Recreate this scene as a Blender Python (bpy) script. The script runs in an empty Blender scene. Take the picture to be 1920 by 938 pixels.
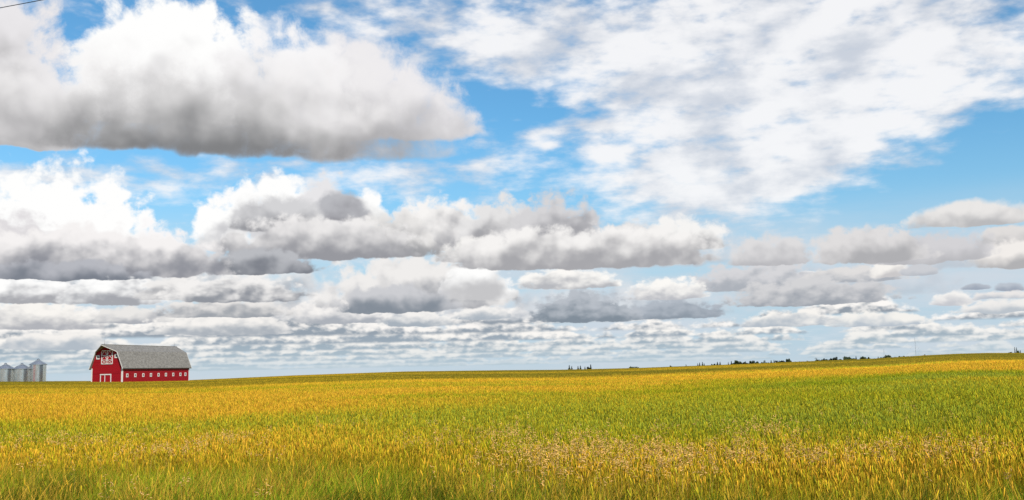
import bpy, bmesh, math, random
import numpy as np
from mathutils import Vector, Matrix
random.seed(7); RNG = np.random.default_rng(11)
SC = bpy.context.scene; COL = SC.collection
SUN_EL, SUN_AZ = 42.0, 147.0          # degrees; azimuth clockwise from +Y
SKY_TINT = (.72, 1.30, 1.48)

# ------------------------------------------------------------------ camera
CAM_Z = 2.6; FPX = 1844.0             # focal length in pixels of the 1920 px frame
PITCH = math.atan((690-469)/FPX); ROLL = math.radians(1.2)
fwd = Vector((0, math.cos(PITCH), math.sin(PITCH))); up0 = Vector((0, -math.sin(PITCH), math.cos(PITCH))); rt0 = Vector((1,0,0))
rt = rt0*math.cos(ROLL) - up0*math.sin(ROLL); up = up0*math.cos(ROLL) + rt0*math.sin(ROLL)
cam = bpy.data.cameras.new("camera"); camo = bpy.data.objects.new("camera", cam); COL.objects.link(camo)
cam.sensor_width = 36; cam.lens = FPX/1920*36; cam.clip_start = .1; cam.clip_end = 20000
m = Matrix((rt, up, -fwd)).transposed().to_4x4(); m.translation = (0,0,CAM_Z); camo.matrix_world = m
SC.camera = camo
SC.view_settings.view_transform = 'Standard'; SC.view_settings.look = 'None'; EXPO = .25; SC.view_settings.exposure = EXPO; SC.view_settings.gamma = 1
SC.cycles.max_bounces = 6; SC.cycles.diffuse_bounces = 2; SC.cycles.glossy_bounces = 2; SC.cycles.transmission_bounces = 3
def ray(px, py): return (fwd + rt*((px-960)/FPX) + up*((469-py)/FPX)).normalized()
def azel(px, py):
    d = ray(px, py); return math.degrees(math.atan2(d.x, d.y)), math.degrees(math.asin(d.z))
PPD = FPX*math.pi/180                 # pixels per degree near the middle

sl = bpy.data.lights.new("sun", 'SUN'); sl.energy = 4.6; sl.angle = math.radians(.53); sl.color = (1, .95, .87)
so = bpy.data.objects.new("sun", sl); COL.objects.link(so); so.location = (0,-20,60)
e, a = math.radians(SUN_EL), math.radians(SUN_AZ)
so.rotation_euler = Vector((math.sin(a)*math.cos(e), math.cos(a)*math.cos(e), math.sin(e))).to_track_quat('Z','Y').to_euler()
SC.cycles.use_denoising = False
def _g(v):
    v /= 255.; return v/12.92 if v <= .04045 else ((v+.055)/1.055)**2.4
def G(r, gg=None, b=None): return (_g(r), _g(r if gg is None else gg), _g(r if b is None else b))
W_, GR, DK = G(255,255,254), G(180,180,184), G(140,143,150)
def P(*a, **k): return (a, k)
PUFFS = [
 P('M', 1130,600,260,520, G(176,184,194), G(226,228,231), soft=1.0, op=.75), P('M', 700,600,300,500, G(172,178,187), G(236,235,235), soft=1.0, op=.8), P('M', 1560,560,230,470, G(186,194,204), G(216,219,225), soft=1.1, op=.65),
 P('M', 330,560,330,470, G(168,172,180), G(238,237,236), soft=.9, op=.85), P('M', 1230,500,200,420, G(186,190,197), G(228,229,232), soft=1.0, op=.65), P('M', 1840,500,150,430, G(186,190,198), G(218,220,225), soft=1.0, op=.55),
 # low rows, left
 P('S', 60,618,130,565, G(178,180,186), G(250,247,242)), P('S', 250,606,90,575, G(173,176,183), G(235,233,230)),
 P('S', 430,628,150,588, G(173,180,188), G(247,244,240)), P('S', 110,655,110,622, G(178,188,198), G(245,242,238)),
 P('S', 640,606,110,552, G(173,178,186), G(248,245,242)), P('S', 420,595,130,556, G(158,163,170), G(236,233,230)),
 P('S', 780,612,70,575, G(168,178,188), G(245,243,240)), P('S', 905,600,60,572, G(173,183,193), G(245,243,240)),
 P('S', 60,568,100,516, G(170,171,176), W_), P('S', 215,572,95,512, G(166,168,174), W_), P('S', 330,563,70,518, G(173,174,178), G(240,238,236)), P('S', 440,567,130,513, G(146,150,158), G(244,242,240)),
 # low rows, right
 P('S', 1790,572,38,548, G(198,200,206), G(245,243,240)), P('S', 1870,586,70,560, G(188,196,204), G(240,238,235)),
 P('S', 1640,612,90,585, G(185,195,205), G(245,243,238)), P('S', 1480,612,100,582, G(180,190,200), G(248,245,240)),
 P('S', 1830,543,24,531, G(158,168,183), G(185,192,202), amp=.5), P('S', 1893,545,26,529, G(158,168,183), G(188,196,206), amp=.5),
 P('S', 1880,560,60,546, G(186,194,204), G(235,232,230)), 
 P('S', 1510,532,40,505, G(205,205,208), W_), P('S', 1420,545,130,490, G(173,178,186), G(215,215,218)),
 P('S', 1600,530,100,500, G(173,178,186), G(225,223,222)), P('S', 1668,520,38,488, G(203,201,202), G(248,245,240)), P('S', 1722,517,32,498, G(183,188,196), G(205,207,212)),
 P('S', 1520,572,160,522, G(158,164,173), G(212,212,214)),
 P('S', 1260,598,95,560, G(143,154,166), G(178,186,196)), P('S', 1100,604,110,540, G(130,142,154), G(186,192,200)),
 P('S', 1250,562,80,518, G(188,190,196), G(252,250,246)), P('S', 1065,542,95,498, G(183,185,190), G(252,250,246)),
 # middle band right
 P('M', 1905,462,65,425, G(183,183,186), G(225,222,220)), P('M', 1900,502,70,455, G(178,178,180), G(242,238,234)),
 P('M', 1450,497,85,440, G(186,186,190), G(222,221,222)), P('M', 1740,492,110,432, G(186,186,190), G(212,211,214)), P('M', 1625,492,110,422, G(176,176,179), G(224,222,222)),
 P('M', 1825,424,115,376, G(186,186,188), G(234,232,230), amp=.6),
 # middle, D
 P('M', 780,580,190,470, G(158,161,168), G(240,238,236)), P('M', 890,562,75,486, G(198,198,200), W_), P('M', 745,586,125,530, G(133,142,153), G(205,206,210)),
 # middle, C
 P('M', 412,470,55,352, G(205,205,208), W_, r1=.6), P('M', 520,460,105,322, G(210,210,213), W_, r1=.5), P('M', 610,440,70,332, G(192,192,196), G(232,231,233)),
 P('M', 688,420,42,358, G(210), W_), P('M', 1275,472,90,404, G(172,172,175), G(246,245,243)), P('M', 830,468,120,368, G(172,172,176), G(248,246,244), r1=.8), P('M', 950,466,110,368, G(164,164,168), G(230,229,229)),
 P('M', 1040,464,105,360, G(164,164,169), G(214,213,215)), P('M', 640,416,58,352, G(152,152,158), G(186,187,192), amp=.6), P('M', 1180,480,80,412, G(172,172,175), G(226,225,225)),
 P('M', 522,436,105,364, G(152,153,158), G(212,212,214), amp=.7), P('M', 900,494,90,440, G(172,172,175), G(246,244,241)), P('M', 1090,502,260,424, G(168,168,172), G(246,244,242), wide=True, r0=.0, r1=.95, krel=.6),
 P('M', 730,482,100,402, G(152,153,157), G(232,230,228), r1=1.0, krel=.6), P('M', 590,486,195,404, G(152,153,159), G(240,238,237), r0=.0, r1=1.0, krel=.55), P('M', 490,514,118,464, G(124,128,137), G(186,188,193)),
 # middle left, B
 P('M', 190,510,110,360, G(215), W_, r1=.5), P('M', 95,510,200,322, G(220), G(255,255,254), r1=.4), P('M', 290,512,75,420, G(188,188,192), G(252,250,250)),
 P('M', 20,490,90,405, G(183,182,186), G(225,222,224)), P('M', 180,516,230,432, G(146,148,156), G(246,243,242), r1=.95, wide=True), P('M', 110,524,140,488, G(123,129,140), G(183,185,192)),
 # the big one
 P('L', 790,256,125,128, G(202,201,205), G(228,227,231), soft=.9, amp=1.2), P('L', 640,262,270,62, G(196,195,198), G(238,236,238), soft=.7, r1=.85),
 P('L', 5,272,140,5, G(176,175,176), G(234,232,234), soft=.5), P('L', 320,235,190,-14, G(222,221,222), W_, r1=.45, soft=.40), P('L', 530,225,140,48, G(208,207,209), G(248,247,248), r1=.7, soft=.6),
 P('L', 385,290,480,100, G(166,165,167), G(241,239,239), r0=.0, r1=.80, soft=1.2, wide=True, kb=.25, krel=.6),
 P('L', 355,289,300,135, G(128,129,131), G(212,211,211), soft=1.1, op=.96, krel=.45, kb=.22, r0=.08, r1=.86),
]
ROWS = [  # base elevation (deg), height (deg), frequency along the row, cover, base colour, top colour; far rows first
 (.20,.32,.50,.9,G(180,199,210),G(216,224,228)), (.40,.42,.44,.8,G(168,190,204),G(234,236,235)), (.64,.54,.37,.8,G(164,184,198),G(245,243,238)),
 (.92,.66,.32,.85,G(160,179,192),G(248,245,240)), (1.24,.76,.27,.85,G(156,173,186),G(250,247,242)), (1.62,.84,.24,.8,G(153,167,180),G(252,249,244)),
 (2.08,.92,.21,.7,G(150,162,174),G(252,249,245)), (2.6,1.05,.18,.45,G(148,158,169),G(253,250,246)),
]
# ------------------------------------------------------------------ world
world = bpy.data.worlds.new("World"); world.use_nodes = True
world.cycles.sampling_method = 'NONE' if hasattr(world, 'cycles') else None
NT = world.node_tree; NT.nodes.clear()

class S:
    """a float socket (or constant) with arithmetic; each operation becomes a Math node"""
    def __init__(s, v): s.v = v
    def __add__(a, b): return M('ADD', a, b)
    def __radd__(a, b): return M('ADD', b, a)
    def __sub__(a, b): return M('SUBTRACT', a, b)
    def __rsub__(a, b): return M('SUBTRACT', b, a)
    def __mul__(a, b): return M('MULTIPLY', a, b)
    def __rmul__(a, b): return M('MULTIPLY', b, a)
    def __truediv__(a, b): return M('DIVIDE', a, b)
def put(sock, x):
    if isinstance(x, S): x = x.v
    if hasattr(x, 'is_output'): NT.links.new(x, sock)
    else: sock.default_value = x
def M(op, a, b=None, c=None, clamp=False):
    n = NT.nodes.new('ShaderNodeMath'); n.operation = op; n.use_clamp = clamp
    put(n.inputs[0], a)
    if b is not None: put(n.inputs[1], b)
    if c is not None: put(n.inputs[2], c)
    return S(n.outputs[0])
def madd(a, b, c): return M('MULTIPLY_ADD', a, b, c)
def smooth(x, lo, hi, a=0.0, b=1.0):
    n = NT.nodes.new('ShaderNodeMapRange'); n.interpolation_type = 'SMOOTHSTEP'
    put(n.inputs[0], x); put(n.inputs[1], lo); put(n.inputs[2], hi); n.inputs[3].default_value = a; n.inputs[4].default_value = b
    return S(n.outputs[0])
def vec(x, y, z=0.0):
    n = NT.nodes.new('ShaderNodeCombineXYZ'); put(n.inputs[0], x); put(n.inputs[1], y); put(n.inputs[2], z)
    return n.outputs[0]
def noise(v, scale, detail=4, rough=.5, want='f', dist=0.0, lac=2.0):
    n = NT.nodes.new('ShaderNodeTexNoise'); n.noise_dimensions = '3D'
    put(n.inputs['Vector'], v); n.inputs['Scale'].default_value = scale; n.inputs['Detail'].default_value = detail
    n.inputs['Roughness'].default_value = rough; n.inputs['Lacunarity'].default_value = lac; n.inputs['Distortion'].default_value = dist
    if want == 'f': return S(n.outputs[0])
    s = NT.nodes.new('ShaderNodeSeparateXYZ'); NT.links.new(n.outputs[1], s.inputs[0])
    return S(s.outputs[0]), S(s.outputs[1])
def mix(f, a, b):
    n = NT.nodes.new('ShaderNodeMix'); n.data_type = 'RGBA'; n.clamp_factor = True
    put(n.inputs[0], f)
    for i, c in ((6, a), (7, b)):
        if isinstance(c, tuple): n.inputs[i].default_value = c + (1,)
        else: NT.links.new(c, n.inputs[i])
    return n.outputs[2]
def g(v):                       # sRGB byte -> linear
    v /= 255.; return v/12.92 if v <= .04045 else ((v+.055)/1.055)**2.4
def rgb(r, gg=None, b=None):
    if gg is None: gg = b = r
    return (g(r), g(gg), g(b))

geo = NT.nodes.new('ShaderNodeNewGeometry')
sep = NT.nodes.new('ShaderNodeSeparateXYZ')
tc = NT.nodes.new('ShaderNodeTexCoord'); NT.links.new(tc.outputs['Generated'], sep.inputs[0])
DX, DY, DZ = (S(o) for o in sep.outputs)
DYA = M('ABSOLUTE', DY)
AZ = M('ARCTAN2', DX, DYA) * 57.2958
EL = M('ARCSINE', DZ) * 57.2958

# clear sky
sky = NT.nodes.new('ShaderNodeTexSky'); sky.sky_type = 'NISHITA'; sky.sun_disc = False
sky.sun_elevation = math.radians(SUN_EL); sky.sun_rotation = math.radians(SUN_AZ)
sky.air_density = 1.0; sky.dust_density = 0.6; sky.ozone_density = 2.0
hs = NT.nodes.new('ShaderNodeMixRGB'); hs.blend_type = 'MULTIPLY'; hs.inputs[0].default_value = 1
NT.links.new(sky.outputs[0], hs.inputs[1]); hs.inputs[2].default_value = SKY_TINT + (1,)
col = hs.outputs[0]
K = 1/.10                      # the Background runs at 0.10, cloud colours are divided by it
def kc(c): return tuple(K*x for x in c)
# deepen the blue with height, pale air low down
col = mix(smooth(EL, 0.0, 15.0, .88, .0), col, kc(rgb(164, 201, 225)))
col = mix(smooth(EL, 22., 50., .0, .75), col, kc(rgb(36, 86, 158)))          # deeper blue overhead

# coordinates on a level cloud sheet (for the perspective of the high layers)
ZC = M('MAXIMUM', DZ, .012)
QX, QY = DX/ZC, DYA/ZC
def poly_mask(px, py, hw, hh, soft=1.0):          # soft elliptical region of the sky
    a, e = azel(px, py)
    u = (AZ - a)/(hw/PPD); t = (EL - e)/(hh/PPD)
    return u*u + t*t

# --- high thin layers
wx, wy = noise(vec(QX*.5, QY*.5, 3.1), 1.0, 3, .55, 'c')
hx = QX + (wx-.5)*1.0; hy = QY + (wy-.5)*1.6
nh1 = noise(vec(hx*.9, hy*1.0, 7.7), .8, 9, .62)
nh2 = noise(vec(hx*1.0, hy*1.1, 1.7), 3.0, 7, .62)
nh3 = noise(vec(AZ*.5, EL*.9, 5.5), .42, 5, .5)
def region(spots):
    r = None
    for (px, py, hw, hh, amp) in spots:
        d = M('EXPONENT', poly_mask(px, py, hw, hh)*-1.0)*amp
        r = d if r is None else r + d
    return r
nh4 = noise(vec(madd(wx-.5, 1.2, AZ)*.55, madd(wy-.5, .8, EL)*1.25, 8.8), .8, 9, .53)
cover = region([(1250,60,420,110,.62),(1640,90,420,140,.66),(1300,210,330,90,.55),(1470,270,190,90,.50),(1330,330,190,60,.36),
                (1180,330,160,35,.28),(1620,200,200,80,.45),(930,60,150,60,.30),(660,40,190,45,.34),(900,110,110,60,.30),(560,-20,300,40,.25),(1500,325,170,45,.26),(1250,400,150,50,.30),(1420,400,180,70,.36),
                (800,330,330,40,.42),(420,335,330,30,.30),(60,320,130,18,.34),(150,345,150,40,.25),(1130,285,50,14,.42),(1010,248,36,13,.52),(1125,234,44,11,.50),(1030,272,24,9,.46),(905,265,45,18,.46),(915,305,50,22,.42),(1800,270,40,14,.22),(1860,328,60,12,.2),
                (860,230,110,80,-.35),(1010,215,130,40,-.34),(1010,325,150,42,-.26),(1660,365,200,45,-.38),(1880,255,120,50,-.30),(1560,60,120,16,-.14),(1900,10,60,30,-.25),(860,190,70,60,-.35),(1840,350,170,50,-.2)])
cover = M('MINIMUM', cover, .90)
dens = cover + (nh1-.5)*.9 + (nh2-.5)*.38 + (nh4-.5)*1.75 - .18
ah = smooth(dens, -.16, .68)
toneh = smooth((nh1-.5)*.8 + (nh2-.5)*.4 + (nh4-.5)*1.9 + (nh3-.5)*4.0 + cover*.4, -.5, .75)
colh = mix(toneh, kc(rgb(208,213,222)), kc(rgb(251,250,250)))
col = mix(ah*.93, col, colh)
# thin veil low in the sky
nv = noise(vec(AZ*.16, EL*1.0, 2.2), .55, 6, .6)
veil = smooth(EL, 10.0, 4.6)*smooth(nv, .30, .64, .38, .95)
col = mix(veil, col, kc(rgb(207,217,227)))

# --- the separate cumulus clouds: domes with level bases, ragged by turbulence
def noiseset(scale, seed, stretch=1.0, warp=.5, light=(-.25, .45), rough=.56):
    X = AZ*stretch
    x0, y0 = noise(vec(X, EL, seed), scale*.9, 4, .52, 'c')
    wxx = madd(x0-.5, warp/scale, AZ); wyy = madd(y0-.5, warp*.8/scale, EL)
    xs = wxx*stretch
    n = noise(vec(xs, wyy, seed+3.3), scale*1.1, 9, rough)
    xm = madd(x0-.5, warp*.45/scale, AZ)*stretch; ym = madd(y0-.5, warp*.45/scale, EL)
    m1 = noise(vec(xm, ym, seed+3.3), scale*.8, 3.2, .48)
    m2 = noise(vec(xm+light[0]/scale, ym+light[1]/scale, seed+3.3), scale*.8, 2.5, .48)
    b = noise(vec(AZ*stretch, EL, seed+9.1), scale*.55, 4, .5)
    vo = NT.nodes.new('ShaderNodeTexVoronoi'); vo.voronoi_dimensions = '2D'; put(vo.inputs['Vector'], vec(xs, wyy)); vo.inputs['Scale'].default_value = scale*1.7
    vo.inputs['Detail'].default_value = 1.6; vo.inputs['Roughness'].default_value = .5; vo.normalize = True
    d = S(vo.outputs['Distance'])
    bil = .42 - d                                    # rounded heads with creases between
    return dict(x=wxx, y=wyy, n=(n-.5)*1.7 + bil*.75, rel=(m1-m2)*2.0 + (n-.5)*.22 + bil*.42, b=(b-.5)*2.0)
SETS = {'L': noiseset(.33, 21.0, 1.0, .45, rough=.62), 'M': noiseset(.75, 5.0, .9, .45, rough=.59), 'S': noiseset(1.5, 14.0, .62, .5)}
GROUPS = {}
def puff_group(wide):
    """one dome of cloud laid over what is behind it"""
    global NT
    gt = bpy.data.node_groups.new('cumulus_dome', 'ShaderNodeTree')
    names = ['x','y','n','rel','b','cx','base','iw','ih','amp','soft','r0','r1','krel','kb','flat','op']
    gt.interface.new_socket('col', in_out='INPUT', socket_type='NodeSocketColor')
    for nm in names: gt.interface.new_socket(nm, in_out='INPUT', socket_type='NodeSocketFloat')
    gt.interface.new_socket('lo', in_out='INPUT', socket_type='NodeSocketColor'); gt.interface.new_socket('hi', in_out='INPUT', socket_type='NodeSocketColor')
    gt.interface.new_socket('col', in_out='OUTPUT', socket_type='NodeSocketColor')
    keep = NT; NT = gt
    gi = gt.nodes.new('NodeGroupInput'); go = gt.nodes.new('NodeGroupOutput')
    I = {nm: S(gi.outputs[i+1]) for i, nm in enumerate(names)}
    dep = M('MULTIPLY', S(gi.outputs[0]), 1e-8)          # ties the order of evaluation to the layer behind
    u = (I['x']+dep-I['cx'])*I['iw']; t = (I['y']+dep-I['base'])*I['ih']
    uu = u*u
    ue = uu*uu if wide else uu
    tn = M('MAXIMUM', t, t*I['flat'])
    D = madd(I['n'], I['amp'], 1.0 - ue - tn*tn)
    a = smooth(D, .0, I['soft'])
    s = madd(I['rel'], I['krel'], t) + I['b']*I['kb'] + uu*.30 + smooth(D, .5, .0)*.22
    c = mix(smooth(s, I['r0'], I['r1']), gi.outputs['lo'], gi.outputs['hi'])
    NT.links.new(mix(a*I['op'], gi.outputs['col'], c), go.inputs[0])
    NT = keep
    return gt
def puff(col, st, cx, base, hw, top, lo, hi, amp=1.15, soft=.52, r0=-.10, r1=.80, krel=.75, kb=.30, drop=None, op=1.0, wide=False):
    st = SETS[st]
    if drop is None: drop = min(.13*(base-top), 14.)      # how far the level base bulges below
    base = base - drop*.8; flat = (base-top)/drop
    a0, e0 = azel(cx, base)
    if wide not in GROUPS: GROUPS[wide] = puff_group(wide)
    n = NT.nodes.new('ShaderNodeGroup'); n.node_tree = GROUPS[wide]
    NT.links.new(col, n.inputs['col'])
    for k in ('x','y','n','rel','b'): put(n.inputs[k], st[k])
    for k, v in dict(cx=a0, base=e0, iw=PPD/hw, ih=PPD/(base-top), amp=amp, soft=soft, r0=r0, r1=r1, krel=krel, kb=kb, flat=-flat, op=op).items(): n.inputs[k].default_value = v
    n.inputs['lo'].default_value = kc(lo)+(1,); n.inputs['hi'].default_value = kc(hi)+(1,)
    return n.outputs[0]
def row(col, base, H, s_az, seed, cov, lo, hi, amp=.5):
    st = SETS['T']
    pr = noise(vec(AZ, base*3.7, seed), s_az, 3.5, .55)
    pr = madd(pr-.5, 5.0, smooth(AZ, -8., 24., cov+.25, cov-.2))     # height of the tops along the row, below 0 = gap
    t = (st['y'] + M('MULTIPLY', S(col), 1e-8) - base)*(1./H)
    D = madd(st['n'], amp, pr) - t
    a = smooth(D, .0, .40)*smooth(t, -.14, .08)
    s = t - pr*.30 + .38 + st['rel']*.8 + st['b']*.3
    return mix(a, col, mix(smooth(s, .0, .72), kc(lo), kc(hi)))
SETS['T'] = noiseset(2.6, 31.0, .55, .5)
for (base, H, s_az, cov, lo, hi) in ROWS:
    col = row(col, base, H, s_az, base*7.3, cov, lo, hi)
col = mix(smooth(EL, 2.2, .1, .0, .42), col, kc(rgb(196,211,220)))      # distance pales the farthest rows
for p in PUFFS:
    col = puff(col, *p[0], **p[1])

bg = NT.nodes.new('ShaderNodeBackground'); NT.links.new(col, bg.inputs[0]); bg.inputs[1].default_value = .10/2**EXPO
out = NT.nodes.new('ShaderNodeOutputWorld'); NT.links.new(bg.outputs[0], out.inputs[0])

SC.world = world
# ------------------------------------------------------------------ helpers
def tag(o, label=None, cat=None, group=None, kind=None):
    for k, v in (('label', label), ('category', cat), ('group', group), ('kind', kind)):
        if v: o[k] = v
    return o
def empty(name, loc, rz=0.0):
    o = bpy.data.objects.new(name, None); COL.objects.link(o); o.location = loc; o.rotation_euler = (0,0,rz); o.empty_display_size = .5
    return o
def link_mesh(name, me, mat, parent=None):
    o = bpy.data.objects.new(name, me); COL.objects.link(o)
    if mat: me.materials.append(mat)
    if parent: o.parent = parent
    return o
class MB:
    """collects simple shapes into one mesh"""
    def __init__(s): s.v = []; s.f = []
    def poly(s, pts):
        b = len(s.v); s.v += [tuple(p) for p in pts]; s.f.append(tuple(range(b, b+len(pts)))); return s
    def box(s, lo, hi):
        (x0,y0,z0),(x1,y1,z1) = lo, hi; b = len(s.v)
        s.v += [(x0,y0,z0),(x1,y0,z0),(x1,y1,z0),(x0,y1,z0),(x0,y0,z1),(x1,y0,z1),(x1,y1,z1),(x0,y1,z1)]
        s.f += [tuple(b+i for i in q) for q in ((0,3,2,1),(4,5,6,7),(0,1,5,4),(1,2,6,5),(2,3,7,6),(3,0,4,7))]; return s
    def bar(s, p, q, w, d, nrm):
        """a flat bar from p to q, w wide across nrm x dir, d thick along nrm"""
        p, q, nrm = Vector(p), Vector(q), Vector(nrm).normalized(); dr = (q-p).normalized(); sd = dr.cross(nrm)*(w/2); n = nrm*d
        b = len(s.v)
        for e in (p, q):
            for k in (-sd, sd): s.v += [tuple(e+k), tuple(e+k+n)]
        s.f += [tuple(b+i for i in qd) for qd in ((0,1,3,2),(4,6,7,5),(0,4,5,1),(2,3,7,6),(0,2,6,4),(1,5,7,3))]; return s
    def prism(s, prof, a, b_, axis):
        """profile of (u,w) extruded along axis vector set by a function"""
        n = len(prof); b = len(s.v)
        s.v += [axis(u, w, a) for u, w in prof] + [axis(u, w, b_) for u, w in prof]
        s.f.append(tuple(b+i for i in range(n))[::-1]); s.f.append(tuple(b+n+i for i in range(n)))
        for i in range(n): j = (i+1) % n; s.f.append((b+i, b+j, b+n+j, b+n+i))
        return s
    def tube(s, p, q, r, r2=None, n=8):
        p, q = Vector(p), Vector(q); d = (q-p).normalized(); a = d.orthogonal().normalized(); c = d.cross(a); b = len(s.v)
        r2 = r if r2 is None else r2
        for e, rr in ((p, r), (q, r2)):
            for i in range(n): t = 2*math.pi*i/n; s.v.append(tuple(e+(a*math.cos(t)+c*math.sin(t))*rr))
        s.f += [(b+i, b+(i+1)%n, b+n+(i+1)%n, b+n+i) for i in range(n)] + [tuple(b+i for i in range(n))[::-1], tuple(b+n+i for i in range(n))]; return s
    def lathe(s, prof, n=48):
        b = len(s.v); m = len(prof)
        for r, z in prof:
            for i in range(n): t = 2*math.pi*i/n; s.v.append((r*math.cos(t), r*math.sin(t), z))
        for k in range(m-1):
            for i in range(n): j = (i+1) % n; s.f.append((b+k*n+i, b+k*n+j, b+(k+1)*n+j, b+(k+1)*n+i))
        return s
    def build(s, name, mat, parent=None, smooth=False):
        me = bpy.data.meshes.new(name); me.from_pydata(s.v, [], s.f); me.update()
        bm = bmesh.new(); bm.from_mesh(me); bmesh.ops.recalc_face_normals(bm, faces=bm.faces); bm.to_mesh(me); bm.free()
        if smooth: me.shade_smooth()
        return link_mesh(name, me, mat, parent)

# ------------------------------------------------------------------ materials
def material(name, colour, rough=.8, metal=0.0, spec=.3):
    mt = bpy.data.materials.new(name); mt.use_nodes = True; n = mt.node_tree.nodes['Principled BSDF']
    n.inputs['Base Color'].default_value = tuple(colour)+(1,); n.inputs['Roughness'].default_value = rough; n.inputs['Metallic'].default_value = metal; n.inputs['Specular IOR Level'].default_value = spec
    return mt, mt.node_tree, n
def varied(name, c1, c2, scale, rough=.8, metal=0.0, stretch=(1,1,1), detail=6, bump=0.0, coord='Object', lo=.35, hi=.65, spec=.3):
    mt, nt, n = material(name, c1, rough, metal, spec)
    t = nt.nodes.new('ShaderNodeTexCoord'); mp = nt.nodes.new('ShaderNodeMapping'); mp.inputs['Scale'].default_value = stretch
    nz = nt.nodes.new('ShaderNodeTexNoise'); nz.inputs['Scale'].default_value = scale; nz.inputs['Detail'].default_value = detail; nz.inputs['Roughness'].default_value = .65
    r = nt.nodes.new('ShaderNodeValToRGB'); r.color_ramp.elements[0].position = lo; r.color_ramp.elements[1].position = hi
    r.color_ramp.elements[0].color = tuple(c1)+(1,); r.color_ramp.elements[1].color = tuple(c2)+(1,)
    nt.links.new(t.outputs[coord], mp.inputs[0]); nt.links.new(mp.outputs[0], nz.inputs['Vector']); nt.links.new(nz.outputs[0], r.inputs[0]); nt.links.new(r.outputs[0], n.inputs['Base Color'])
    if bump:
        bp = nt.nodes.new('ShaderNodeBump'); bp.inputs['Strength'].default_value = bump; bp.inputs['Distance'].default_value = .05; nt.links.new(nz.outputs[0], bp.inputs['Height']); nt.links.new(bp.outputs[0], n.inputs['Normal'])
    return mt
def board_material(name, c1, c2, step, axis):
    """painted boards: narrow dark joints and a little fading from board to board"""
    mt, nt, n = material(name, c1, .65, 0, .25)
    t = nt.nodes.new('ShaderNodeTexCoord'); sp = nt.nodes.new('ShaderNodeSeparateXYZ'); nt.links.new(t.outputs['Object'], sp.inputs[0])
    def mth(op, a, b=None):
        q = nt.nodes.new('ShaderNodeMath'); q.operation = op
        for i, x in enumerate((a, b)):
            if x is None: continue
            if hasattr(x, 'is_output'): nt.links.new(x, q.inputs[i])
            else: q.inputs[i].default_value = x
        return q.outputs[0]
    u = mth('DIVIDE', sp.outputs[axis], step); fr = mth('FRACT', u); fl = mth('FLOOR', u)
    wn = nt.nodes.new('ShaderNodeTexWhiteNoise'); wn.noise_dimensions = '1D'; nt.links.new(fl, wn.inputs['W'])
    nz = nt.nodes.new('ShaderNodeTexNoise'); nz.inputs['Scale'].default_value = .9; nz.inputs['Detail'].default_value = 8; nt.links.new(t.outputs['Object'], nz.inputs['Vector'])
    f = mth('ADD', mth('MULTIPLY', wn.outputs[0], .45), mth('MULTIPLY', nz.outputs[0], .6))
    mx = nt.nodes.new('ShaderNodeMix'); mx.data_type = 'RGBA'; nt.links.new(f, mx.inputs[0]); mx.inputs[6].default_value = tuple(c1)+(1,); mx.inputs[7].default_value = tuple(c2)+(1,)
    nt.links.new(mx.outputs[2], n.inputs['Base Color'])
    bp = nt.nodes.new('ShaderNodeBump'); bp.inputs['Strength'].default_value = .6; bp.inputs['Distance'].default_value = .02
    nt.links.new(mth('GREATER_THAN', fr, .06), bp.inputs['Height']); nt.links.new(bp.outputs[0], n.inputs['Normal'])
    return mt
MAT = {}
MAT['red_gable'] = board_material('red_gable_boards', (.30,.0015,.007), (.23,.0015,.006), .22, 2)
MAT['red_side'] = board_material('red_side_boards', (.29,.0015,.0065), (.22,.0015,.006), .22, 2)
MAT['red_door'] = board_material('red_door_boards', (.31,.002,.008), (.24,.0015,.007), .2, 1)
MAT['white'] = varied('white_trim_paint', (.66,.64,.60), (.54,.52,.48), 2.0, .55)
MAT['shingle'] = varied('weathered_shingles', (.125,.115,.101), (.245,.228,.200), 1.7, .9, detail=9, bump=.5, stretch=(.8,.8,1.4), lo=.33, hi=.68)
MAT['soffit'] = material('dark_soffit', (.035,.04,.03), .9)[0]
MAT['pane'] = material('window_glass', (.012,.014,.016), .12, 0, .5)[0]
MAT['iron'] = material('dark_iron', (.05,.05,.05), .5, .6)[0]
MAT['galv'] = varied('galvanised_steel', (.60,.60,.57), (.78,.78,.75), .8, .24, .95, stretch=(1,1,.35), detail=3)
MAT['galvroof'] = varied('galvanised_roof', (.34,.36,.37), (.46,.48,.49), .8, .5, .8, detail=3)
MAT['mast'] = material('weathered_mast_steel', (.20,.21,.22), .6, .3)[0]
MAT['rung'] = material('rust_red_ladder', (.45,.10,.10), .6, .3)[0]

# ------------------------------------------------------------------ terrain
SKY_LINE = [(-300,716),(0,715.5),(90,715.3),(230,714.6),(353,713.3),(430,710),(560,704),(760,697),(950,694.6),(1040,694),(1100,692.8),(1200,690.3),(1300,686.5),(1360,684.3),(1400,682.8),(1500,678.5),(1640,673),(1740,666.5),(1800,663.6),(1850,662.3),(1920,662.3),(2300,663)]
_az, _e = [], []
for px, py in SKY_LINE:
    d = ray(px, py); _az.append(math.atan2(d.x, d.y)); _e.append(d.z/math.hypot(d.x, d.y))
CROP = .9; EYE = CAM_Z - CROP; RC = 330.; KC = 1e-4
def skyline(az): return np.interp(az, _az, _e)
def crop_top(x, y):
    r = np.hypot(x, y); az = np.arctan2(x, np.where(np.abs(y) < 1e-6, 1e-6, y))
    w = np.clip((1.2-np.abs(az))/.5, 0, 1)
    s = (skyline(az)*w - .003*(1-w)) + .00496
    q = np.clip(r-RC, 0, 100); drop = KC*q*q + .02*np.clip(r-RC-100, 0, None)
    und = .10*np.sin(x*.045+1.3)*np.sin(y*.037+.4)*np.clip((r-25)/60, 0, 1)*np.clip((260-r)/120, 0, 1)
    return CROP + s*r - drop + und
def ground(x, y): return crop_top(x, y) - CROP
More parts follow.
